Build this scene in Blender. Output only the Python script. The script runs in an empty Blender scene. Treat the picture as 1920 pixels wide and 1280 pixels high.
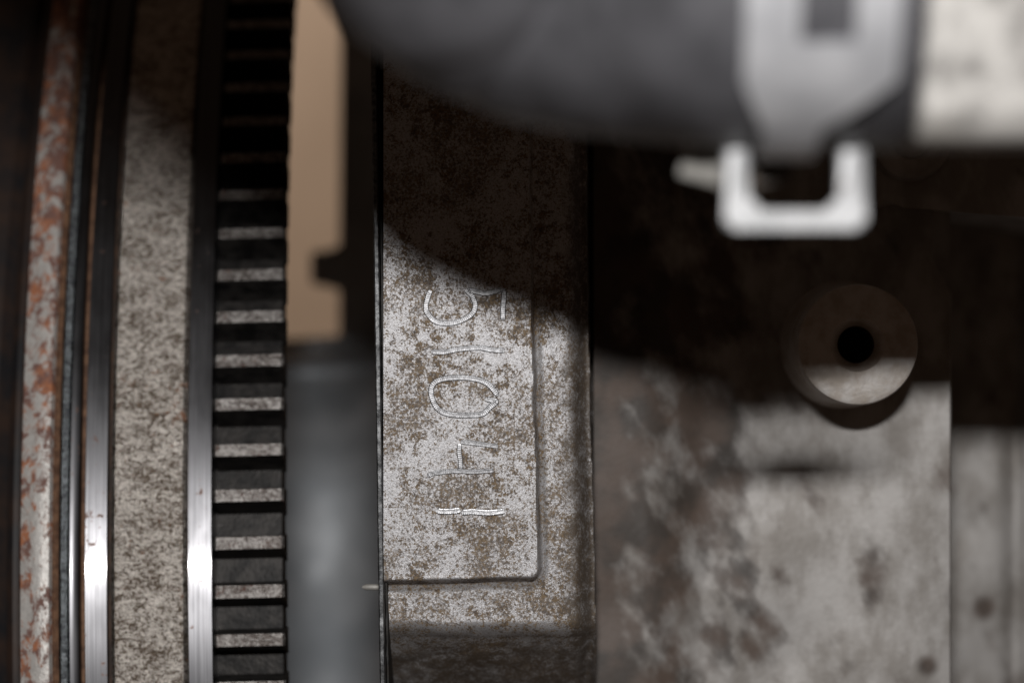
import bpy, bmesh, math, random
import numpy as np
from mathutils import Vector, Matrix

random.seed(7)
scene = bpy.context.scene
C = scene.collection
MM = 0.001
DIST = 390.0          # camera to the plane in focus, mm
FPX = 5460.0          # focal length in photograph pixels (1920 wide)
FLASH_W = 0.95
FLASH_UP = 84.0

# ------------------------------------------------------------------ camera
cam_d = bpy.data.cameras.new('camera')
cam = bpy.data.objects.new('camera', cam_d)
C.objects.link(cam)
cam.location = (0, 0, DIST * MM)
cam_d.sensor_width = 36.0
cam_d.lens = 36.0 * FPX / 1920.0
cam_d.clip_start = 0.01
cam_d.clip_end = 20.0
cam_d.dof.use_dof = True
cam_d.dof.focus_distance = (DIST + 0.5) * MM
cam_d.dof.aperture_fstop = cam_d.lens / 9.5
scene.camera = cam

# ------------------------------------------------------------------ light
world = bpy.data.worlds.new('World')
scene.world = world
world.use_nodes = True
bg = world.node_tree.nodes['Background']
bg.inputs[0].default_value = (1.0, 0.64, 0.44, 1)
bg.inputs[1].default_value = 0.022

fl = bpy.data.lights.new('camera_flash', 'AREA')
fl.shape = 'RECTANGLE'
fl.size = 0.040
fl.size_y = 0.008
fl.energy = FLASH_W
fl.color = (1.0, 0.975, 0.955)
flo = bpy.data.objects.new('camera_flash', fl)
C.objects.link(flo)
flo.location = (0, FLASH_UP * MM, (DIST - 4) * MM)
flo.rotation_euler = (Vector((0, 0, -0.02)) - flo.location).to_track_quat('-Z', 'Y').to_euler()

# added narrow spot, stands in for room light on the floor under the engine
wl = bpy.data.lights.new('floor_fill_spot', 'SPOT')
wl.energy = 8.2
wl.spot_size = math.radians(30)
wl.spot_blend = 0.6
wl.shadow_soft_size = 0.03
wl.color = (1.0, 0.92, 0.83)
wlo = bpy.data.objects.new('floor_fill_spot', wl)
C.objects.link(wlo)
wlo.location = (0.08, 0.48, -0.22)
wlo.rotation_euler = (Vector((-0.05, 0.06, -0.60)) - wlo.location).to_track_quat('-Z', 'Y').to_euler()

scene.view_settings.view_transform = 'Standard'
scene.view_settings.look = 'None'
scene.view_settings.exposure = 0.0
scene.view_settings.gamma = 1.0
scene.cycles.use_denoising = True
scene.cycles.use_adaptive_sampling = False
scene.cycles.max_bounces = 6

# ------------------------------------------------------------------ helpers
def at(px, py, z):
    """photograph pixel and height (mm) -> point in mm"""
    k = (DIST - z) / FPX
    return Vector(((px - 960) * k, (640 - py) * k, z))

def link_mesh(name, verts, faces, mat, parent=None, smooth=True, scale=MM):
    me = bpy.data.meshes.new(name)
    me.from_pydata([(v[0] * scale, v[1] * scale, v[2] * scale) for v in verts], [], faces)
    me.validate()
    bm = bmesh.new(); bm.from_mesh(me)
    bmesh.ops.recalc_face_normals(bm, faces=bm.faces)
    bm.to_mesh(me); bm.free()
    if smooth:
        me.polygons.foreach_set('use_smooth', [True] * len(me.polygons))
    me.materials.append(mat)
    o = bpy.data.objects.new(name, me)
    C.objects.link(o)
    if parent: o.parent = parent
    return o

def link_bm(name, bm, mat, parent=None, smooth=True):
    bmesh.ops.recalc_face_normals(bm, faces=bm.faces)
    me = bpy.data.meshes.new(name)
    bm.to_mesh(me); bm.free()
    if smooth:
        me.polygons.foreach_set('use_smooth', [True] * len(me.polygons))
    me.materials.append(mat)
    o = bpy.data.objects.new(name, me)
    C.objects.link(o)
    if parent: o.parent = parent
    return o

def auto_sharp(o, deg=35):
    me = o.data
    bm = bmesh.new(); bm.from_mesh(me)
    for e in bm.edges:
        if len(e.link_faces) == 2 and e.calc_face_angle(0) > math.radians(deg):
            e.smooth = False
    bm.to_mesh(me); bm.free()
    return o

def thing(name, label, cat, loc=(0, 0, 0), group=None):
    o = bpy.data.objects.new(name, None)
    o.empty_display_size = 0.01
    C.objects.link(o)
    o.location = loc
    tag(o, label, cat, group)
    return o

def tag(o, label, cat, group=None):
    o['label'] = label; o['category'] = cat
    if group: o['group'] = group
    return o

_rng = np.random.RandomState(3)
_lat = _rng.rand(256, 256)
def vnoise(x, y, s, seed=0):
    """smooth value noise in -1..1, feature size s (same units as x, y)"""
    x = np.asarray(x) / s + seed * 17.31; y = np.asarray(y) / s + seed * 5.77
    xi = np.floor(x).astype(int); yi = np.floor(y).astype(int)
    fx = x - xi; fy = y - yi
    fx = fx * fx * (3 - 2 * fx); fy = fy * fy * (3 - 2 * fy)
    g = lambda a, b: _lat[a % 256, b % 256]
    return 2 * ((g(xi, yi) * (1 - fx) + g(xi + 1, yi) * fx) * (1 - fy) +
                (g(xi, yi + 1) * (1 - fx) + g(xi + 1, yi + 1) * fx) * fy) - 1

def sstep(a, b, x):
    t = np.clip((x - a) / (b - a), 0, 1)
    return t * t * (3 - 2 * t)

def height_sheet(name, px, py, zfun, base, mat, parent, zref=None):
    """relief over a grid of photograph-scale coordinates at depth zref, closed down to base (mm)"""
    GX, GY = np.meshgrid(px, py)
    Z = zfun(GX, GY)
    k = (DIST - zref) / FPX if zref is not None else (DIST - Z) / FPX
    X = (GX - 960) * k; Y = (640 - GY) * k
    ny, nx = Z.shape
    V = np.stack([X, Y, Z], -1).reshape(-1, 3).tolist()
    F = []
    for j in range(ny - 1):
        r = j * nx
        for i in range(nx - 1):
            a = r + i
            F.append((a, a + nx, a + nx + 1, a + 1))
    ring = [i for i in range(nx)] + [j * nx + nx - 1 for j in range(1, ny)] + \
           [(ny - 1) * nx + i for i in range(nx - 2, -1, -1)] + [j * nx for j in range(ny - 2, 0, -1)]
    b0 = len(V)
    for r in ring: V.append([V[r][0], V[r][1], base])
    n = len(ring)
    for i in range(n):
        j = (i + 1) % n
        F.append((ring[i], ring[j], b0 + j, b0 + i))
    F.append(tuple(b0 + i for i in range(n)))
    o = link_mesh(name, V, F, mat, parent)
    return auto_sharp(o, 60)

def revolve_x(name, prof, a0, a1, n, mat, parent, wob=0.0, closed=True, sharp=30):
    """closed profile [(x, r)] swept about the X axis, angle from +Z towards +Y"""
    V = []; F = []; m = len(prof)
    full = abs(a1 - a0 - 2 * math.pi) < 1e-6
    steps = n if full else n + 1
    for j in range(steps):
        a = a0 + (a1 - a0) * j / n
        for (x, r) in prof:
            V.append((x, r * math.sin(a), r * math.cos(a)))
    for j in range(n):
        j2 = (j + 1) % steps
        for i in range(m):
            i2 = (i + 1) % m
            F.append((j * m + i, j * m + i2, j2 * m + i2, j2 * m + i))
    if not full:
        F.append(tuple(range(m))); F.append(tuple((steps - 1) * m + i for i in range(m)))
    o = link_mesh(name, V, F, mat, parent)
    return auto_sharp(o, sharp)

def revolve_z(name, prof, n, mat, parent, c, sharp=30, squash=None):
    V = []; F = []; m = len(prof)
    for j in range(n):
        a = 2 * math.pi * j / n
        for (r, z) in prof:
            V.append((c[0] + r * math.cos(a), c[1] + r * math.sin(a), z))
    for j in range(n):
        j2 = (j + 1) % n
        for i in range(m - 1):
            F.append((j * m + i, j * m + i + 1, j2 * m + i + 1, j2 * m + i))
    o = link_mesh(name, V, F, mat, parent)
    return auto_sharp(o, sharp)

def prism(name, pts, z0, z1, mat, parent, bevel=0.0, seg=2):
    """outline (mm points) extruded from z0 to z1, bevelled"""
    bm = bmesh.new()
    lo = [bm.verts.new((p[0] * MM, p[1] * MM, z0 * MM)) for p in pts]
    hi = [bm.verts.new((p[0] * MM, p[1] * MM, z1 * MM)) for p in pts]
    bm.faces.new(lo[::-1]); bm.faces.new(hi)
    n = len(pts)
    for i in range(n):
        bm.faces.new((lo[i], lo[(i + 1) % n], hi[(i + 1) % n], hi[i]))
    if bevel:
        bmesh.ops.bevel(bm, geom=list(bm.edges), offset=bevel * MM, segments=seg, affect='EDGES', profile=0.5)
    o = link_bm(name, bm, mat, parent)
    return auto_sharp(o, 40)

def tube(name, path, rad, n, mat, parent, caps=True, sharp=50):
    """path: list of mm points; rad: list of radii"""
    pts = [Vector(p) for p in path]
    V = []; F = []
    up = Vector((0, 0, 1))
    prev = None
    for i, p in enumerate(pts):
        t = (pts[min(i + 1, len(pts) - 1)] - pts[max(i - 1, 0)]).normalized()
        if prev is None:
            u = up.cross(t).normalized()
        else:
            u = (prev - t * prev.dot(t)).normalized()
        prev = u
        w = t.cross(u)
        for k in range(n):
            a = 2 * math.pi * k / n
            V.append(p + (u * math.cos(a) + w * math.sin(a)) * rad[i])
    for i in range(len(pts) - 1):
        for k in range(n):
            k2 = (k + 1) % n
            F.append((i * n + k, i * n + k2, (i + 1) * n + k2, (i + 1) * n + k))
    if caps:
        F.append(tuple(range(n))[::-1]); F.append(tuple((len(pts) - 1) * n + k for k in range(n)))
    o = link_mesh(name, V, F, mat, parent)
    return auto_sharp(o, sharp)

def spline(ctrl, n):
    """Catmull-Rom through control tuples"""
    P = [np.array(c, float) for c in ctrl]
    P = [2 * P[0] - P[1]] + P + [2 * P[-1] - P[-2]]
    out = []
    for i in range(1, len(P) - 2):
        for j in range(n):
            t = j / n
            a, b, c, d = P[i - 1:i + 3]
            out.append(0.5 * ((2 * b) + (-a + c) * t + (2 * a - 5 * b + 4 * c - d) * t * t + (-a + 3 * b - 3 * c + d) * t ** 3))
    out.append(P[-2])
    return out

# ------------------------------------------------------------------ materials
class Mat:
    def __init__(s, name):
        s.m = bpy.data.materials.new(name); s.m.use_nodes = True
        s.t = s.m.node_tree; s.n = s.t.nodes; s.l = s.t.links
        s.b = s.n['Principled BSDF']
        tc = s.n.new('ShaderNodeTexCoord')
        sc = s.n.new('ShaderNodeVectorMath'); sc.operation = 'SCALE'; sc.inputs['Scale'].default_value = 1000.0
        s.l.new(tc.outputs['Object'], sc.inputs[0])
        s.mm = sc.outputs[0]                       # object coordinates in mm
    def sep(s, axis):
        q = s.n.new('ShaderNodeSeparateXYZ'); s.l.new(s.mm, q.inputs[0]); return q.outputs[axis]
    def stretch(s, v):
        q = s.n.new('ShaderNodeVectorMath'); q.operation = 'MULTIPLY'; s.l.new(s.mm, q.inputs[0]); q.inputs[1].default_value = v
        return q.outputs[0]
    def spot(s, x, y, r0, r1):
        q = s.n.new('ShaderNodeVectorMath'); q.operation = 'DISTANCE'
        f = s.n.new('ShaderNodeVectorMath'); f.operation = 'MULTIPLY'; s.l.new(s.mm, f.inputs[0]); f.inputs[1].default_value = (1, 1, 0)
        s.l.new(f.outputs[0], q.inputs[0]); q.inputs[1].default_value = (x, y, 0)
        return s.ramp(q.outputs['Value'], r1, r0)
    def rotated(s, deg, v):
        q = s.n.new('ShaderNodeVectorRotate'); q.rotation_type = 'Z_AXIS'; q.inputs['Angle'].default_value = math.radians(deg)
        s.l.new(s.mm, q.inputs['Vector'])
        k = s.n.new('ShaderNodeVectorMath'); k.operation = 'MULTIPLY'; s.l.new(q.outputs[0], k.inputs[0]); k.inputs[1].default_value = v
        return k.outputs[0]
    def per_object(s, amount=60.0):
        oi = s.n.new('ShaderNodeObjectInfo')
        m1 = s.n.new('ShaderNodeMath'); m1.operation = 'MULTIPLY'; s.l.new(oi.outputs['Random'], m1.inputs[0]); m1.inputs[1].default_value = amount
        a = s.n.new('ShaderNodeVectorMath'); a.operation = 'ADD'; s.l.new(s.mm, a.inputs[0]); s.l.new(m1.outputs[0], a.inputs[1])
        s.mm = a.outputs[0]
        return oi.outputs['Random']
    def noise(s, size, detail=2.0, rough=0.5, vec=None, off=0.0, dist=0.0):
        q = s.n.new('ShaderNodeTexNoise'); q.noise_dimensions = '4D'
        q.inputs['W'].default_value = off
        q.inputs['Scale'].default_value = 1.0 / size; q.inputs['Detail'].default_value = detail
        q.inputs['Roughness'].default_value = rough; q.inputs['Distortion'].default_value = dist
        s.l.new(vec or s.mm, q.inputs['Vector']); return q.outputs['Fac']
    def voro(s, size, vec=None, out='Distance', rnd=1.0):
        q = s.n.new('ShaderNodeTexVoronoi'); q.inputs['Scale'].default_value = 1.0 / size
        q.inputs['Randomness'].default_value = rnd
        s.l.new(vec or s.mm, q.inputs['Vector']); return q.outputs[out]
    def ramp(s, fac, a, b, ca=0.0, cb=1.0):
        q = s.n.new('ShaderNodeMapRange'); q.interpolation_type = 'SMOOTHSTEP'
        s.l.new(fac, q.inputs['Value'])
        for i, v in zip((1, 2, 3, 4), (a, b, ca, cb)): q.inputs[i].default_value = v
        return q.outputs[0]
    def math(s, op, a, b=None):
        q = s.n.new('ShaderNodeMath'); q.operation = op
        for i, v in enumerate((a, b)):
            if v is None: continue
            if isinstance(v, (int, float)): q.inputs[i].default_value = v
            else: s.l.new(v, q.inputs[i])
        return q.outputs[0]
    def mix(s, fac, a, b):
        q = s.n.new('ShaderNodeMix'); q.data_type = 'RGBA'
        if isinstance(fac, (int, float)): q.inputs[0].default_value = fac
        else: s.l.new(fac, q.inputs[0])
        for i, v in ((6, a), (7, b)):
            if isinstance(v, tuple): q.inputs[i].default_value = (*v, 1)
            else: s.l.new(v, q.inputs[i])
        return q.outputs[2]
    def bump(s, h, dist_mm, strength=1.0, prev=None):
        q = s.n.new('ShaderNodeBump'); q.inputs['Distance'].default_value = dist_mm * MM
        q.inputs['Strength'].default_value = strength
        s.l.new(h, q.inputs['Height'])
        if prev: s.l.new(prev, q.inputs['Normal'])
        return q.outputs[0]
    def done(s, color=None, metal=None, rough=None, normal=None, spec=None):
        for key, v in (('Base Color', color), ('Metallic', metal), ('Roughness', rough), ('Normal', normal), ('Specular IOR Level', spec)):
            if v is None: continue
            i = s.b.inputs[key]
            if isinstance(v, tuple): i.default_value = (*v, 1)
            elif isinstance(v, (int, float)): i.default_value = v
            else: s.l.new(v, i)
        return s.m

def mat_pad():
    m = Mat('speckled_cast_aluminium')
    big = m.noise(7.0, 3, 0.6)
    mid = m.noise(1.5, 3, 0.6, off=3.1)
    fine = m.noise(0.26, 4, 0.75, off=1.7)
    vfine = m.noise(0.16, 1, 0.5, off=8.7)
    bias = m.math('MULTIPLY_ADD', big, 0.34)
    bias.node.inputs[2].default_value = 0.0
    s = m.math('ADD', m.math('ADD', bias, m.math('MULTIPLY', mid, 0.42)), m.math('MULTIPLY', fine, 0.62))
    stain = m.ramp(s, 0.69, 0.75)
    reg = m.noise(5.0, 3, 0.55, off=23.0)
    sp = m.noise(0.42, 4, 0.66, off=21.0)
    sp2 = m.noise(0.20, 2, 0.6, off=27.0)
    specks = m.ramp(m.math('ADD', m.math('MULTIPLY', sp, 0.66), m.math('MULTIPLY', reg, 0.34)), 0.485, 0.575)
    fleck = m.math('MULTIPLY', m.ramp(m.math('ADD', m.math('MULTIPLY', sp2, 0.7), m.math('MULTIPLY', reg, 0.3)), 0.535, 0.60), 0.8)
    stain = m.math('MAXIMUM', m.math('MAXIMUM', stain, m.math('MULTIPLY', specks, 0.92)), fleck)
    # grime gathers along the outer right-hand shoulder and the low edge of the boss
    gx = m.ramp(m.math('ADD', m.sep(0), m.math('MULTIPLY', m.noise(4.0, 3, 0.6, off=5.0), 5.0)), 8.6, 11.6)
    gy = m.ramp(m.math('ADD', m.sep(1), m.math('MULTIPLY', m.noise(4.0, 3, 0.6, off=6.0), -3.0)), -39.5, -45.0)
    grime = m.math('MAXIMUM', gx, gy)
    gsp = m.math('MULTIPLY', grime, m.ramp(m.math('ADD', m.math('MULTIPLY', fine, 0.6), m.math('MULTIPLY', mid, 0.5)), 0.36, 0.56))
    base = m.mix(m.ramp(vfine, 0.3, 0.7), (0.50, 0.50, 0.515), (0.68, 0.68, 0.70))
    brown = m.mix(m.ramp(m.noise(0.34, 3, 0.6, off=9), 0.38, 0.62), (0.055, 0.029, 0.009), (0.205, 0.122, 0.034))
    c = m.mix(m.math('MULTIPLY', stain, 0.9), base, brown)
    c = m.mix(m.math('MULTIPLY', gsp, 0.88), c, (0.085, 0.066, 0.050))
    dark = m.ramp(m.math('ADD', m.math('MULTIPLY', m.noise(0.5, 2, 0.5, off=12.0), 0.7), m.math('MULTIPLY', mid, 0.3)), 0.655, 0.70)
    c = m.mix(m.math('MULTIPLY', dark, 0.85), c, (0.022, 0.018, 0.016))
    dirt = m.math('MAXIMUM', stain, gsp)
    h = m.math('ADD', m.math('MULTIPLY', fine, 0.6), m.math('MULTIPLY', m.noise(0.12, 1, 0.5, off=4), 0.4))
    n = m.bump(h, 0.10, 1.0)
    return m.done(c, m.ramp(dirt, 0, 1, 0.55, 0.0), m.ramp(dirt, 0, 1, 0.47, 0.6), n, 0.5)

def mat_wall(name, spots, slant=True):
    m = Mat(name)
    big = m.noise(7.5, 3, 0.55, vec=m.rotated(-28, (1.3, 0.75, 1.0)))
    mid = m.noise(5.0, 3, 0.6, off=2.0)
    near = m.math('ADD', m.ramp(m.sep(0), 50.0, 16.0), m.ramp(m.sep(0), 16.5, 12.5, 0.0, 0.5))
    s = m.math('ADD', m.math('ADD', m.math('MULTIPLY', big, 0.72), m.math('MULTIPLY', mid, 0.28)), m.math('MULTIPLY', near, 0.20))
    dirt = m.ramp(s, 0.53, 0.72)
    for (x, y, r0, r1) in spots:
        dirt = m.math('MAXIMUM', dirt, m.spot(x, y, r0, r1))
    base = m.mix(m.ramp(m.noise(6.0, 4, 0.6, vec=m.stretch((1.2, 0.7, 1.0)), off=7), 0.36, 0.64), (0.29, 0.27, 0.25), (0.48, 0.465, 0.45))
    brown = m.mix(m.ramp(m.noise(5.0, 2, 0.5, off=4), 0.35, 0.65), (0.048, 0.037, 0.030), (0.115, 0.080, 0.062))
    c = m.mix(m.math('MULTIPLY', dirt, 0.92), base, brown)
    n = m.bump(m.noise(0.9, 2, 0.5, off=1), 0.06, 0.6)
    return m.done(c, m.ramp(dirt, 0, 1, 0.2, 0.0), 0.52, n, 0.4)

def mat_bright_cast():
    m = Mat('pale_cast_aluminium')
    c = m.mix(m.ramp(m.noise(5.0, 4, 0.65, dist=0.4), 0.38, 0.68), (0.54, 0.525, 0.50), (0.20, 0.19, 0.18))
    c = m.mix(m.ramp(m.noise(11.0, 2, 0.5, off=4), 0.55, 0.75), c, (0.42, 0.40, 0.37))
    return m.done(c, 0.15, 0.55, m.bump(m.noise(0.8, 2), 0.15, 0.6), 0.4)

def mat_polished():
    m = Mat('turned_steel')
    ln = m.noise(0.22, 3, 0.7, vec=m.stretch((1.0, 0.010, 0.010)))
    rs = m.ramp(m.math('ADD', m.math('MULTIPLY', m.noise(1.6, 3, 0.65, off=2.5), 0.7), m.math('MULTIPLY', m.noise(14.0, 2, 0.5, off=8), 0.3)), 0.60, 0.68)
    sm = m.noise(7.0, 3, 0.6, vec=m.stretch((1.0, 0.5, 0.5)), off=5)
    c = m.mix(m.ramp(ln, 0.3, 0.7), (0.075, 0.075, 0.079), (0.13, 0.13, 0.137))
    c = m.mix(m.math('MULTIPLY', rs, 0.6), c, (0.16, 0.07, 0.035))
    m.b.inputs['Coat Weight'].default_value = 0.22
    m.b.inputs['Coat Roughness'].default_value = 0.075
    return m.done(c, 1.0, m.math('ADD', m.ramp(sm, 0.3, 0.7, 0.29, 0.40), m.math('MULTIPLY', rs, 0.3)), m.bump(ln, 0.006, 0.7))

def mat_sparkle(name, col_a, col_b, rust, size, rustlev, rough=0.38, metal=0.75, bumpd=0.22, streak=0.7):
    m = Mat(name)
    rnd = m.per_object()
    g = m.noise(size, 4, 0.72, vec=m.stretch((streak, 1.1, 1.1)))
    g2 = m.noise(size * 0.45, 2, 0.6, off=5)
    big = m.noise(size * 5, 3, 0.6, vec=m.stretch((streak, 1.2, 1.2)), off=11)
    lev = m.math('ADD', m.math('ADD', m.math('MULTIPLY', g, 0.5), m.math('MULTIPLY', g2, 0.28)), m.math('MULTIPLY', big, 0.22))
    pit = m.ramp(lev, 0.42, 0.58)
    c = m.mix(pit, col_b, col_a)
    c = m.mix(m.ramp(rnd, 0.0, 1.0, 0.0, 0.35), c, col_b)
    r = m.ramp(m.math('ADD', m.math('MULTIPLY', m.noise(1.3, 4, 0.65, off=3), 0.75), m.math('MULTIPLY', m.noise(9.0, 2, 0.5, off=6), 0.25)), rustlev, rustlev + 0.07)
    c = m.mix(m.math('MULTIPLY', r, 0.85), c, rust)
    h = m.math('ADD', m.math('MULTIPLY', g, 0.7), m.math('MULTIPLY', g2, 0.3))
    return m.done(c, m.ramp(r, 0, 1, metal, 0.0), m.ramp(r, 0, 1, rough, 0.8), m.bump(h, bumpd, 1.0))

def mat_rust_band():
    m = Mat('rusted_white_steel')
    a = m.noise(2.6, 5, 0.72, vec=m.stretch((1.3, 0.8, 0.8)), dist=0.5)
    b = m.noise(0.9, 2, 0.6, off=3)
    up = m.ramp(m.sep(1), 30.0, 110.0, 0.0, 0.07)
    edge = m.math('ADD', m.math('ADD', m.math('MULTIPLY', a, 0.8), m.math('MULTIPLY', b, 0.2)), up)
    r = m.ramp(edge, 0.465, 0.575)
    c = m.mix(m.ramp(b, 0.3, 0.7), (0.52, 0.50, 0.475), (0.66, 0.64, 0.61))
    rust = m.mix(m.ramp(m.noise(1.8, 2, 0.5, off=6), 0.42, 0.66), (0.16, 0.055, 0.034), (0.40, 0.12, 0.03))
    c = m.mix(m.math('MULTIPLY', r, 0.9), c, rust)
    return m.done(c, m.ramp(r, 0, 1, 0.2, 0.0), m.ramp(r, 0, 1, 0.42, 0.8), m.bump(edge, 0.3, 0.8))

def mat_plain(name, a, b, size, metal=0.0, rough=0.5, spec=0.4, bumpd=0.05, vary=False):
    m = Mat(name)
    if vary: m.per_object()
    f = m.noise(size, 4, 0.6)
    return m.done(m.mix(m.ramp(f, 0.35, 0.65), a, b), metal, rough, m.bump(m.noise(size * 0.2, 2, 0.5, off=2), bumpd, 0.7), spec)

def mat_zinc():
    m = Mat('white_zinc_coating')
    c = m.mix(m.ramp(m.noise(2.4, 4, 0.6), 0.35, 0.65), (0.40, 0.41, 0.42), (0.56, 0.57, 0.585))
    c = m.mix(m.math('MULTIPLY', m.ramp(m.noise(1.5, 3, 0.6, off=4), 0.62, 0.72), 0.7), c, (0.16, 0.10, 0.07))
    return m.done(c, 0.12, 0.42, m.bump(m.noise(0.5, 2), 0.03, 0.7), 0.5)

M = {
    'pad': mat_pad(), 'wall': mat_wall('weathered_cast_aluminium', [(59.0, -46.0, 0.5, 2.2)]), 'deep': mat_wall('recessed_cast_aluminium', [(72.8, -41.0, 0.8, 2.6)]), 'pale': mat_bright_cast(), 'polish': mat_polished(),
    'cast_iron': mat_sparkle('rough_cast_iron', (0.85, 0.80, 0.74), (0.12, 0.088, 0.062), (0.24, 0.085, 0.028), 0.55, 0.59, 0.30, 0.85, 0.42),
    'knurl': mat_sparkle('glittering_lining', (0.30, 0.33, 0.35), (0.05, 0.055, 0.06), (0.15, 0.05, 0.03), 0.6, 0.69, 0.3, 0.95, 0.4),
    'tooth': mat_sparkle('worn_tooth_steel', (0.40, 0.385, 0.37), (0.09, 0.075, 0.068), (0.13, 0.06, 0.042), 0.6, 0.58, 0.4, 0.8, 0.25),
    'tooth_flank': mat_plain('oily_dark_steel', (0.008, 0.0075, 0.0075), (0.034, 0.031, 0.029), 2.2, 0.25, 0.46, 0.22, 0.12, True),
    'groove': mat_plain('dark_rusty_groove', (0.03, 0.02, 0.015), (0.075, 0.04, 0.024), 2.0, 0.0, 0.7),
    'rust': mat_rust_band(),
    'brown_rust': mat_plain('brown_rust', (0.10, 0.05, 0.03), (0.24, 0.13, 0.075), 1.5, 0.0, 0.75),
    'dark_paint': mat_plain('dark_housing_paint', (0.018, 0.018, 0.02), (0.05, 0.03, 0.022), 9.0, 0.0, 0.5),
    'rubber': mat_plain('black_rubber', (0.068, 0.068, 0.075), (0.128, 0.128, 0.14), 11.0, 0.0, 0.42, 0.5, 0.06),
    'zinc': mat_zinc(),
    'zinc_band': mat_plain('bright_zinc_strip', (0.54, 0.55, 0.58), (0.72, 0.73, 0.76), 6.0, 0.25, 0.34, 0.5, 0.02),
    'tab': mat_plain('dull_zinc', (0.36, 0.35, 0.33), (0.46, 0.45, 0.42), 2.0, 0.2, 0.5, 0.5, 0.02),
    'digit': mat_plain('scratched_bright_aluminium', (0.17, 0.17, 0.175), (0.36, 0.365, 0.38), 0.5, 0.8, 0.40, 0.5, 0.02),
    'digit_bright': mat_plain('freshly_cut_aluminium', (0.36, 0.365, 0.38), (0.66, 0.67, 0.69), 0.5, 0.95, 0.32, 0.5, 0.02),
    'sheet': mat_plain('grey_sheet_steel', (0.05, 0.052, 0.055), (0.19, 0.195, 0.20), 0.7, 0.6, 0.45, 0.5, 0.05),
    'seal': mat_plain('black_gasket', (0.008, 0.008, 0.008), (0.02, 0.016, 0.012), 1.0, 0.0, 0.6),
    'pan': mat_plain('blue_grey_pan_paint', (0.33, 0.36, 0.39), (0.56, 0.59, 0.62), 16.0, 0.1, 0.5, 0.5, 0.1),
    'boss': mat_plain('stained_machined_boss', (0.55, 0.49, 0.43), (0.74, 0.71, 0.68), 3.0, 0.2, 0.5, 0.4, 0.08),
    'bore': mat_plain('oily_bore', (0.03, 0.022, 0.016), (0.07, 0.05, 0.036), 1.0, 0.0, 0.5),
    'lug': mat_plain('dirty_brown_steel', (0.045, 0.032, 0.022), (0.07, 0.05, 0.034), 3.0, 0.0, 0.5),
    'wood': mat_plain('tan_board', (0.53, 0.39, 0.285), (0.62, 0.46, 0.34), 60.0, 0.0, 0.7, 0.3, 0.3),
}

# ------------------------------------------------------------------ setting: the floor far below
fz = -600
fl_v = [(-1500, -1500, fz), (1500, -1500, fz), (1500, 1500, fz), (-1500, 1500, fz)]
floor = link_mesh('floor', fl_v, [(0, 1, 2, 3)], M['wood'], smooth=False)
floor['kind'] = 'structure'

# ------------------------------------------------------------------ flywheel and clutch (axis along X)
FR, FYC, FZT = 160.0, -58.0, -13.0
FZC = FZT - FR
ROLL = math.radians(1.4)
def fx(px, r=FR):                      # x (mm) of a picture column at the nearest line of the rim
    return (px - 960) * (DIST - (FZC + r)) / FPX + 0.35
flywheel = thing('flywheel', 'heavy cast iron flywheel with toothed ring gear beside the gap', 'flywheel', (0, FYC * MM, FZC * MM))
flywheel.rotation_euler = (0, 0, ROLL)
TWO = 2 * math.pi
ARC = (math.radians(-78), math.radians(78))
GARC = (math.radians(-60), math.radians(53.5))
def ring(name, x0, x1, r, thick, mat, parent, ch=0.35, n=160, arc=ARC):
    p = [(x0, r - ch), (x0 + ch, r), (x1 - ch, r), (x1, r - ch), (x1, r - thick), (x0, r - thick)]
    return revolve_x(name, p, arc[0], arc[1], n, mat, parent)
# parts of the flywheel
ring('rim', fx(207), fx(349), FR - 0.3, 22, M['cast_iron'], flywheel, 0.5)
ring('groove', fx(346), fx(356), FR - 1.5, 18, M['groove'], flywheel, 0.1)
revolve_x('machined_band', [(fx(158), FR - 0.1), (fx(159.5), FR + 0.30), (fx(199), FR - 0.14), (fx(200), FR - 0.5), (fx(200), FR - 20), (fx(158), FR - 20)], ARC[0], ARC[1], 160, M['polish'], flywheel, sharp=20)
ring('groove', fx(199), fx(209), FR - 1.6, 18, M['groove'], flywheel, 0.1)
gx0, gx1, gx2 = fx(352), fx(399), fx(531)
ROOT = FR - 5.6
gear = revolve_x('ring_gear', [(gx0, FR - 0.1), (gx0 + 0.15, FR + 0.36), (gx1 - 0.15, FR + 0.0), (gx1, FR - 0.3), (gx1, FR - 11), (gx0, FR - 11)], GARC[0], GARC[1], 128, M['polish'], flywheel, sharp=20)
# root cylinder that carries the teeth
ring('gear_root', gx1 - 0.3, gx2 - 0.3, ROOT, 5, M['tooth_flank'], gear, 0.2, arc=GARC)
NT = 151
pitch = TWO / NT
def tooth_mesh():
    # a trapezoid tooth with rounded flanks, along X; local +Z is radial, origin on the wheel axis
    half = [(0.5 * pitch * FR * 0.58, ROOT - 0.6), (0.5 * pitch * FR * 0.47, ROOT + 0.5), (0.5 * pitch * FR * 0.40, ROOT + 2.2),
            (0.5 * pitch * FR * 0.34, ROOT + 4.4), (0.5 * pitch * FR * 0.30, FR - 0.16), (0.5 * pitch * FR * 0.26, FR)]
    prof = [(-a, r) for a, r in half] + [(a, r) for a, r in half[::-1]]
    bm = bmesh.new()
    xs = [(gx1 + 0.15, 0.30), (gx1 + 0.5, 0.0), (gx1 + (gx2 - gx1) * 0.5, -0.03), (gx2 - 0.1, 0.0), (gx2 + 0.25, 0.25)]
    rows = []
    for x, cut in xs:
        row = []
        for t, r in prof:
            rr = r - cut * max(0, (r - ROOT) / 5.6)
            row.append(bm.verts.new((x * MM, t * MM, rr * MM)))
        rows.append(row)
    for a, b in zip(rows, rows[1:]):
        for i in range(len(a) - 1):
            bm.faces.new((a[i], a[i + 1], b[i + 1], b[i]))
    bm.faces.new(rows[0]); bm.faces.new(rows[-1][::-1])
    return bm
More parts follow.
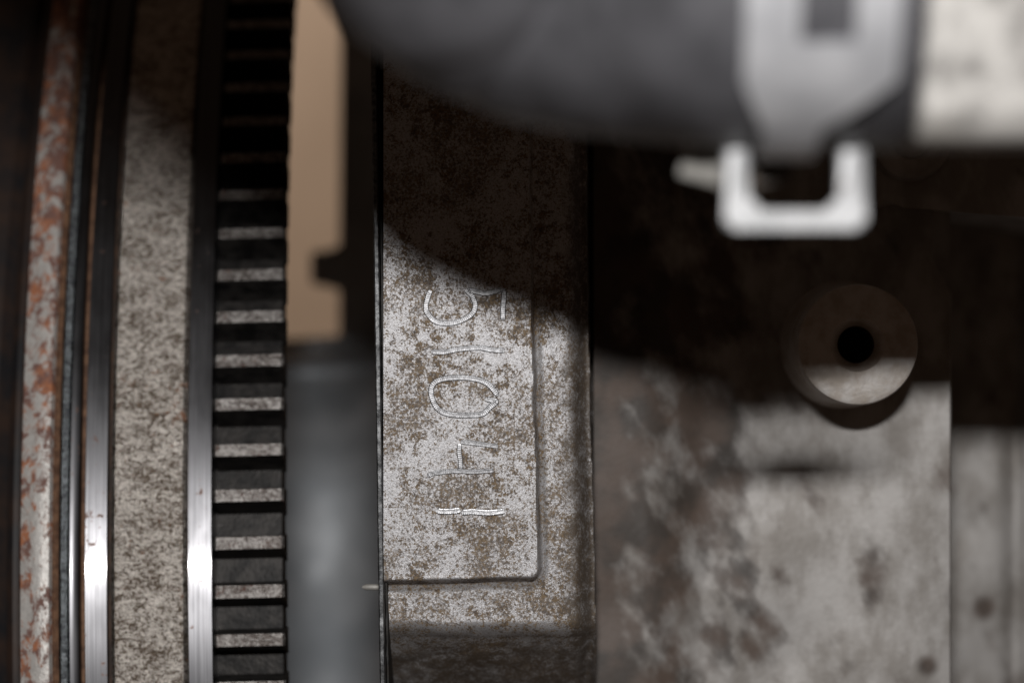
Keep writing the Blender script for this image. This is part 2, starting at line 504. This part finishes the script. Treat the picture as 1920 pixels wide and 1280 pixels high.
first = auto_sharp(link_bm('tooth', tooth_mesh(), M['tooth_flank'], gear), 28)
first.data.materials.append(M['tooth'])
for p in first.data.polygons:
    if p.normal.z > 0.75 and p.center.z > (FR - 1.2) * MM: p.material_index = 1      # worn bare tip
TH0 = 0.517 + 0.09 * pitch                                  # lower edge of the tooth that first leaves the shade
lands = 0.5 * pitch * 0.28
k0 = -10
for k in range(k0, 20):
    a = TH0 + lands - k * pitch
    o = first if k == k0 else first.copy()
    if k != k0: C.objects.link(o)
    o.parent = gear
    o.rotation_euler = (-a + random.uniform(-0.0010, 0.0010), 0, 0)
    o.scale = (1, random.uniform(0.93, 1.05), random.uniform(0.9975, 1.0))

clutch = thing('clutch_cover', 'rust-streaked white steel clutch cover next to the toothed flywheel', 'clutch', (0, FYC * MM, FZC * MM))
clutch.rotation_euler = (0, 0, ROLL)
revolve_x('polished_lip', [(fx(128), FR - 0.9), (fx(130), FR + 0.1), (fx(138), FR + 0.05), (fx(146), FR - 0.25), (fx(148), FR - 0.9), (fx(148), FR - 12), (fx(128), FR - 12)],
          ARC[0], ARC[1], 160, M['polish'], clutch)
ring('groove', fx(147.5), fx(159), FR - 1.9, 18, M['brown_rust'], clutch, 0.1)
ring('lining_edge', fx(106), fx(128.5), FR - 0.8, 12, M['knurl'], clutch, 0.4)
ring('rust_lip', fx(94), fx(106.5), FR - 0.5, 12, M['brown_rust'], clutch, 0.5)
rb = revolve_x('cover_rim', [(fx(30), FR - 1.6), (fx(36), FR - 0.5), (fx(60), FR), (fx(75), FR + 0.25), (fx(90), FR), (fx(95), FR - 0.6), (fx(95), FR - 13), (fx(30), FR - 13)],
               ARC[0], ARC[1], 160, M['rust'], clutch, sharp=40)
ring('back_step', fx(-10), fx(30.5), FR - 8, 14, M['dark_paint'], clutch, 1.0, 128)
ring('shell', fx(-420), fx(-10), FR - 10, 24, M['dark_paint'], clutch, 2.0, 128)
lug = tube('rivet', [at(14, 235, -53) - Vector((0, FYC, FZC)) + Vector((0, 0, z)) for z in (-6, 2.0, 3.0)], [2.4, 2.4, 1.4], 20, M['pale'], clutch)

# ------------------------------------------------------------------ rear plate: thin steel edge along the gap
rear = thing('rear_plate', 'thin steel sheet standing on edge between the gap and the stamped casting', 'plate', (-0.018, 0, -0.05))
rx = lambda py: 707.5 + 0.0145 * (py - 640)
def sheet(name, off0, off1, z0, z1, mat, parent, ys, jag=0.0, bev=True):
    V = []; F = []
    prof = [(off0, z0), (off0, z1 - 0.25), (off0 + (off1 - off0) * 0.25, z1), (off0 + (off1 - off0) * 0.8, z1 - 0.02), (off1, z1 - 0.35), (off1, z0)]
    m = len(prof)
    for j, py in enumerate(ys):
        for i, (o, z) in enumerate(prof):
            jx = jag * float(vnoise(py, i * 30.0, 9.0, 2)) if i in (1, 2, 3, 4) else 0
            p = at(rx(py) + o + jx, py, 0)
            V.append((p.x + 18, p.y, z + 50 + (0.12 * float(vnoise(py, 3.0, 30.0, 5)) if z > -5 else 0)))
    for j in range(len(ys) - 1):
        for i in range(m):
            i2 = (i + 1) % m
            F.append((j * m + i, j * m + i2, (j + 1) * m + i2, (j + 1) * m + i))
    F.append(tuple(range(m))); F.append(tuple((len(ys) - 1) * m + i for i in range(m)))
    return auto_sharp(link_mesh(name, V, F, mat, parent), 50)
ys = list(np.arange(-420, 1620, 8.0))
sheet('plate_edge', -4.5, 6.0, -46, 0.6, M['sheet'], rear, ys, 0.5)
sheet('gasket', 6.4, 12.5, -44, -1.4, M['seal'], rear, ys, 0.8)
pinp = at(700, 1100, -6)
tube('locating_pin', [(pinp.x + 18 + dx, pinp.y, pinp.z + 50) for dx in (1.0, -0.9, -1.5)], [0.42, 0.42, 0.2], 16, M['tab'], rear)

# ------------------------------------------------------------------ engine block
block = thing('engine_block', 'dirty cast aluminium engine block with stamped pad and bolt boss', 'engine block', (0, 0, -0.1))
OB = Vector((0, 0, 100))
def blk(o):
    o.location = (0, 0, 0.1); return o
def q_of(px, py): return px - 0.0145 * (py - 640)
def rrect(q, py, x1, y1, r):
    dx = q - (x1 - r); dy = py - (y1 - r)
    return np.hypot(np.maximum(dx, 0), np.maximum(dy, 0)) + np.minimum(np.maximum(dx, dy), 0) - r
def boss_z(px, py):
    q = q_of(px, py)
    wob = 2.0 * vnoise(px, py, 60, 3) + 1.0 * vnoise(px, py, 18, 4)
    qq = q - 6.0 * sstep(560, 1090, py)
    z = -3.4 + 0.4 * sstep(1070, 990, q)
    # shoulder to the right, and the low edge
    d = rrect(qq + wob, py * 0 + 600, 1104, 1206, 46)
    z = z - 3.2 * sstep(-44, -2, d) ** 1.6 - 20 * sstep(1106, 1117, qq + wob)
    low = np.maximum(py + 1.5 * wob - 1166, 0)
    z = z - np.where(low < 36, 0.0020 * low ** 2, 2.592 + 0.100 * (low - 36)) * sstep(1150, 1090, q)
    # fillet at the foot of the pad, then the pad itself
    dp = rrect(qq + 0.6 * wob, py - 0.0 * q + 0.025 * (q - 860) + 0.6 * wob, 999, 1092, 22)
    z = z + 0.35 * sstep(20, 3, dp)
    wid = 4.0 + 3.0 * sstep(1050, 1085, py) * sstep(995, 975, qq)
    pad = sstep(5.0, 5.0 - 2 * wid, dp)
    rim = 0.05 * sstep(-18, -5, dp) * sstep(4, -4, dp)
    z = z * (1 - pad) + pad * (0.0 + rim)
    z = z + (0.018 * vnoise(px, py, 9, 6) + 0.03 * vnoise(px, py, 45, 7)) * (1 - 0.75 * pad)
    return z
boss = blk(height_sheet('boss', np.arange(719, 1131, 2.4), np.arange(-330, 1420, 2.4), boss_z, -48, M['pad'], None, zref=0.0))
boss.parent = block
boss.name = 'stamped_boss'

# stamped characters, read with the head of each to the right: 5 1 0 4 1
STROKES = {
    '5a': [[(944, 540), (945, 556), (943, 580), (943, 600)],
           [(941, 542), (926, 547), (911, 550), (894, 547), (878, 543)],
           [(873, 543), (885, 555), (891, 571), (887.5, 585), (873, 597), (852, 605), (831, 606), (815, 602), (802, 588), (798.5, 574), (804, 552), (808, 545)]],
    '1a': [[(808, 659), (831, 660), (862, 654.5), (897, 652), (923, 656), (946, 657)]],
    '0': [[(934, 742), (920, 724.5), (906, 715), (883, 709), (852, 708), (826.6, 711.6), (812.5, 720), (808, 734), (812.5, 752.7), (824, 769),
           (845, 777), (873.5, 778.5), (904, 776), (920, 762), (930, 752.7), (911, 748)]],
    '4': [[(934, 837), (899, 832), (864, 828)], [(862, 831), (861, 846), (863, 863), (864, 880)],
          [(801, 893), (812.5, 887.5), (852, 883), (887.5, 884), (925, 881.6)]],
    '1b': [[(817, 957), (832, 958.5), (848, 958), (863, 956)], [(865, 961), (885, 959), (915, 961), (945, 958)]],
}
WID = {'5a': 5.8, '1a': 5.8, '0': 6.0, '4': 5.2, '1b': 6.6}
def digit(key):
    V = []; F = []
    w = WID[key]
    for s in STROKES[key]:
        pts = spline(s, 40)
        # resample to an even step
        L = np.concatenate([[0], np.cumsum([np.linalg.norm(b - a) for a, b in zip(pts, pts[1:])])])
        nn = max(8, int(L[-1] / 1.0))
        tt = np.linspace(0, L[-1], nn)
        P = np.stack([np.interp(tt, L, [p[i] for p in pts]) for i in (0, 1)], -1)
        T = np.gradient(P, axis=0); T /= np.linalg.norm(T, axis=1)[:, None]
        N = np.stack([-T[:, 1], T[:, 0]], -1)
        b0 = len(V)
        prof = [(-1.0, -0.05), (-0.80, 0.050), (-0.55, 0.060), (0.0, 0.016), (0.55, 0.060), (0.80, 0.050), (1.0, -0.05)]
        m = len(prof)
        for j in range(nn):
            e = min(1.0, (min(tt[j], L[-1] - tt[j]) + 1.2) / 5.0)
            chat = 0.5 + 0.5 * math.sin(tt[j] * 2 * math.pi / 3.6)
            jit = float(vnoise(tt[j], 7.0, 6.0, len(V) % 5))
            for u, z in prof:
                hw = w * (0.55 + 0.45 * e) * (1 + 0.10 * jit)
                skew = 1.1 * u * u
                x, y = P[j] + N[j] * (u * hw) + T[j] * skew
                zz = z * (0.68 + 0.48 * chat) * e if z > 0 else z
                g = at(x, y, 0)
                V.append((g.x, g.y, zz + 0.012 + 100 - 100))
        for j in range(nn - 1):
            for i in range(m - 1):
                a = b0 + j * m + i
                F.append((a, a + 1, a + m + 1, a + m))
    o = link_mesh('stamped_digit', V, F, M['digit_bright' if key == '1b' else 'digit'], boss)
    return o
for key in STROKES: digit(key)

# blurred casting to the right of the boss
WZ = -25.0
def wall_z(px, py):
    z = WZ + 3 * sstep(1330, 1200, px) + 0.9 * vnoise(px, py, 260, 2) + 0.25 * vnoise(px, py, 110, 5)
    z = z + 1.5 * sstep(1480, 1760, px + 0.05 * (py - 900))
    ed = 1788 - 34 * sstep(560, 470, py)
    z = z - 5.0 * sstep(ed - 8, ed + 2, px)
    return z
wall = blk(height_sheet('casting_wall', np.arange(1112, 1791, 4.5), np.arange(-380, 1480, 5.0), wall_z, -64, M['wall'], None, zref=WZ))
wall.parent = block
DZ = -59.0
def deep_z(px, py):
    return DZ + 1.0 * vnoise(px, py, 160, 4) + 0.3 * vnoise(px, py, 70, 1) - 1.2 * np.exp(-((px - 1905) / 18.0) ** 2)
deep = blk(height_sheet('recessed_wall', np.arange(1700, 2300, 6.0), np.arange(-420, 1560, 6.0), deep_z, -80, M['deep'], None, zref=DZ))
deep.parent = block

# bolt boss with a threaded hole
c = at(1607, 646, -8)
bb = blk(revolve_z('bolt_boss', [(2.55, -23), (2.55, -9.2), (3.3, -7.9), (3.7, -7.5), (7.6, -7.0), (8.1, -7.2), (8.30, -8.0), (8.30, -19), (8.6, -22), (9.3, -25.5)], 72, M['boss'], None, c))
bb.parent = block
hb = blk(revolve_z('bolt_hole', [(0.01, -22), (2.3, -21.6)] + [(2.57 - 0.22 * (k % 2), -21 + 0.62 * k) for k in range(19)], 40, M['bore'], None, c))
hb.parent = block

# upper ledge in the shade with its own round boss
led = [at(1640, 395, -14), at(1690, 372, -14), at(1925, 408, -14), at(2300, 470, -14), at(2300, -420, -14), at(1600, -420, -14)]
lg = blk(prism('ledge', led, -60, -14, M['wall'], None, 1.2)); lg.parent = block
c2 = at(1708, 262, -12)
lb = blk(revolve_z('round_boss', [(0.01, -12.6), (2.4, -12.2), (2.9, -10.6), (4.8, -10.4), (5.4, -10.9), (5.9, -14.5), (6.3, -20)], 64, M['wall'], None, c2)); lb.parent = block

# ------------------------------------------------------------------ pan seen down the gap
PZ = -150.0
pan = thing('oil_pan', 'blue-grey metal pan deep down in the gap beside the gear teeth', 'pan', (-0.04, -0.06, -0.2))
def off(o, p): o.location = (-p.location.x, -p.location.y, -p.location.z); o.parent = p; return o
op = [at(*p, PZ) for p in ((380, 640), (646, 640), (646, 534), (582, 534), (582, 470), (646, 470), (646, -900), (860, -900), (860, 640), (860, 700), (380, 700))]
off(prism('window_frame', op, PZ - 6, PZ, M['pan'], None, 1.0), pan)
def pan_z(px, py):
    z = PZ - 16 + 16 * np.sqrt(np.clip(1 - ((px - 600) / 150.0) ** 2, 0.02, 1)) * sstep(640, 700, py)
    z = z + 24 * sstep(930, 640, py) + 2.0 * vnoise(px, py, 190, 3) + 0.8 * vnoise(px, py, 90, 5)
    return z
off(height_sheet('pan_body', np.arange(400, 830, 9.0), np.arange(655, 1700, 9.0), pan_z, PZ - 50, M['pan'], None, zref=PZ), pan)

# ------------------------------------------------------------------ coolant hose, clamp, outlet
HR = 18.0
hose = thing('coolant_hose', 'thick black rubber coolant hose bending over the engine block', 'hose', tuple(at(1200, -60, 90) * MM))
ctrl = [tuple(at(*p)) for p in ((1692, -57, 97), (1540, -57, 97), (1380, -57, 97), (1270, -60, 93), (1150, -70, 91), (990, -106, 89), (878, -190, 95), (806, -330, 102),
        (702, -470, 117), (580, -610, 126), (470, -720, 132), (170, -1080, 137), (-130, -1450, 140))]
path = spline(ctrl, 14)
hb_ = tube('hose_body', path, [HR + 0.25 * math.sin(i * 0.7) * random.random() for i in range(len(path))], 64, M['rubber'], None)
off(hb_, hose)

AX = at(1500, -57, 97)           # hose axis at the clamp
clamp = thing('hose_clamp', 'white zinc spring clamp with open u-shaped ear on the black hose', 'clamp', tuple(AX * MM))
def cx(px): return (px - 960) * (DIST - 111) / FPX - AX.x
def band(name, rails, mat):
    """strips of sheet bent round the hose: rails = [(x_left(a), x_right(a))] over angle range"""
    V = []; F = []
    for (f0, f1, a0, a1, n) in rails:
        b0 = len(V)
        for j in range(n + 1):
            a = math.radians(a0 + (a1 - a0) * j / n)
            x0, x1 = f0(math.degrees(a)), f1(math.degrees(a))
            for r in (HR + 0.15, HR + 1.15):
                for x in (x0, x1):
                    V.append((x, r * math.sin(a), r * math.cos(a)))
        for j in range(n):
            a = b0 + 4 * j; b = a + 4
            F += [(a + 2, a + 3, b + 3, b + 2), (a, b, b + 1, a + 1), (a, a + 2, b + 2, b), (a + 1, b + 1, b + 3, a + 3)]
        F += [(b0, b0 + 1, b0 + 3, b0 + 2), (b0 + 4 * n, b0 + 4 * n + 2, b0 + 4 * n + 3, b0 + 4 * n + 1)]
    return auto_sharp(link_mesh(name, V, F, mat, clamp), 40)
K = lambda v: (lambda a: v)
xa, xb, xc, xd = cx(1392), cx(1494), cx(1598), cx(1682)
lerp = lambda a, a0, v0, a1, v1: v0 + (v1 - v0) * min(1, max(0, (a - a0) / (a1 - a0)))
band('band', [
    (K(xa), K(xb), -29, 200, 60),
    (K(xc), K(xd), -29, 200, 60),
    (K(xa), K(xd), -41, -29, 10),
    (lambda a: lerp(a, -62, cx(1440), -41, xa), lambda a: lerp(a, -62, cx(1550), -41, xd), -100, -41, 28),
], M['zinc_band'])
# open u-shaped ear standing out below the hose
def upath(pts):
    return [at(*p) - AX for p in pts]
def bar(name, pts, hw, hz, mat, parent):
    """rounded rectangular bar along points in the plane of the picture: half width hw, half depth hz (mm)"""
    V = []; F = []
    P = [Vector(p) for p in pts]
    sec = []
    for k in range(16):
        a = 2 * math.pi * (k + 0.5) / 16
        ca, sa = math.cos(a), math.sin(a)
        sec.append((math.copysign(abs(ca) ** 0.45, ca) * hw, math.copysign(abs(sa) ** 0.45, sa) * hz))
    for i, p in enumerate(P):
        t = (P[min(i + 1, len(P) - 1)] - P[max(i - 1, 0)]).normalized()
        u = Vector((0, 0, 1)).cross(t).normalized()
        w = t.cross(u)
        for a, b in sec: V.append(p + u * a + w * b)
    n = 16
    for i in range(len(P) - 1):
        for k in range(n):
            k2 = (k + 1) % n
            F.append((i * n + k, i * n + k2, (i + 1) * n + k2, (i + 1) * n + k))
    F.append(tuple(range(n))); F.append(tuple((len(P) - 1) * n + k for k in range(n)))
    return auto_sharp(link_mesh(name, V, F, mat, parent), 40)
EZ = 97
def arc_pts(cx_, cy_, r_, a0, a1, n=6):
    return [(cx_ + r_ * math.cos(math.radians(a0 + (a1 - a0) * i / n)), cy_ + r_ * math.sin(math.radians(a0 + (a1 - a0) * i / n))) for i in range(n + 1)]
ear = ([(1358, 268), (1403, 268)] + arc_pts(1425, 374, 22, 180, 90) + arc_pts(1549, 374, 22, 90, 0) + [(1571, 268), (1622, 268)]
       + arc_pts(1605, 413, 18, 0, 90) + arc_pts(1375, 413, 18, 90, 180))
prism('ear', [at(*p, EZ) - AX for p in ear], EZ - 1.0 - AX.z, EZ + 1.0 - AX.z, M['zinc'], clamp, 0.5)
tabp = [(1358, 330, 93), (1320, 320, 91), (1282, 310, 90)]
bar('tab', upath(tabp), 1.25, 0.7, M['tab'], clamp)
lugc = [(1442, 250, 92), (1442, 300, 90), (1445, 330, 90), (1448, 344, 90)]
bar('inner_tongue', upath(lugc), 2.3, 0.8, M['lug'], clamp)

outlet = thing('coolant_outlet', 'pale cast aluminium outlet neck at the end of the black hose', 'outlet', tuple(at(1800, -40, 80) * MM))
bm = bmesh.new()
oc = at(1672, 270, 98)
for (x0, x1, y0, y1, z0, z1) in ((oc.x, oc.x + 60, oc.y, oc.y + 62, 84, 101),):
    r = bmesh.ops.create_cube(bm, size=1.0)
    for v in r['verts']:
        v.co = Vector((x0 + (v.co.x + .5) * (x1 - x0), y0 + (v.co.y + .5) * (y1 - y0), z0 + (v.co.z + .5) * (z1 - z0))) * MM
bmesh.ops.bevel(bm, geom=list(bm.edges), offset=3.5 * MM, segments=5, affect='EDGES', profile=0.5)
o = link_bm('neck', bm, M['pale'], None); off(o, outlet)
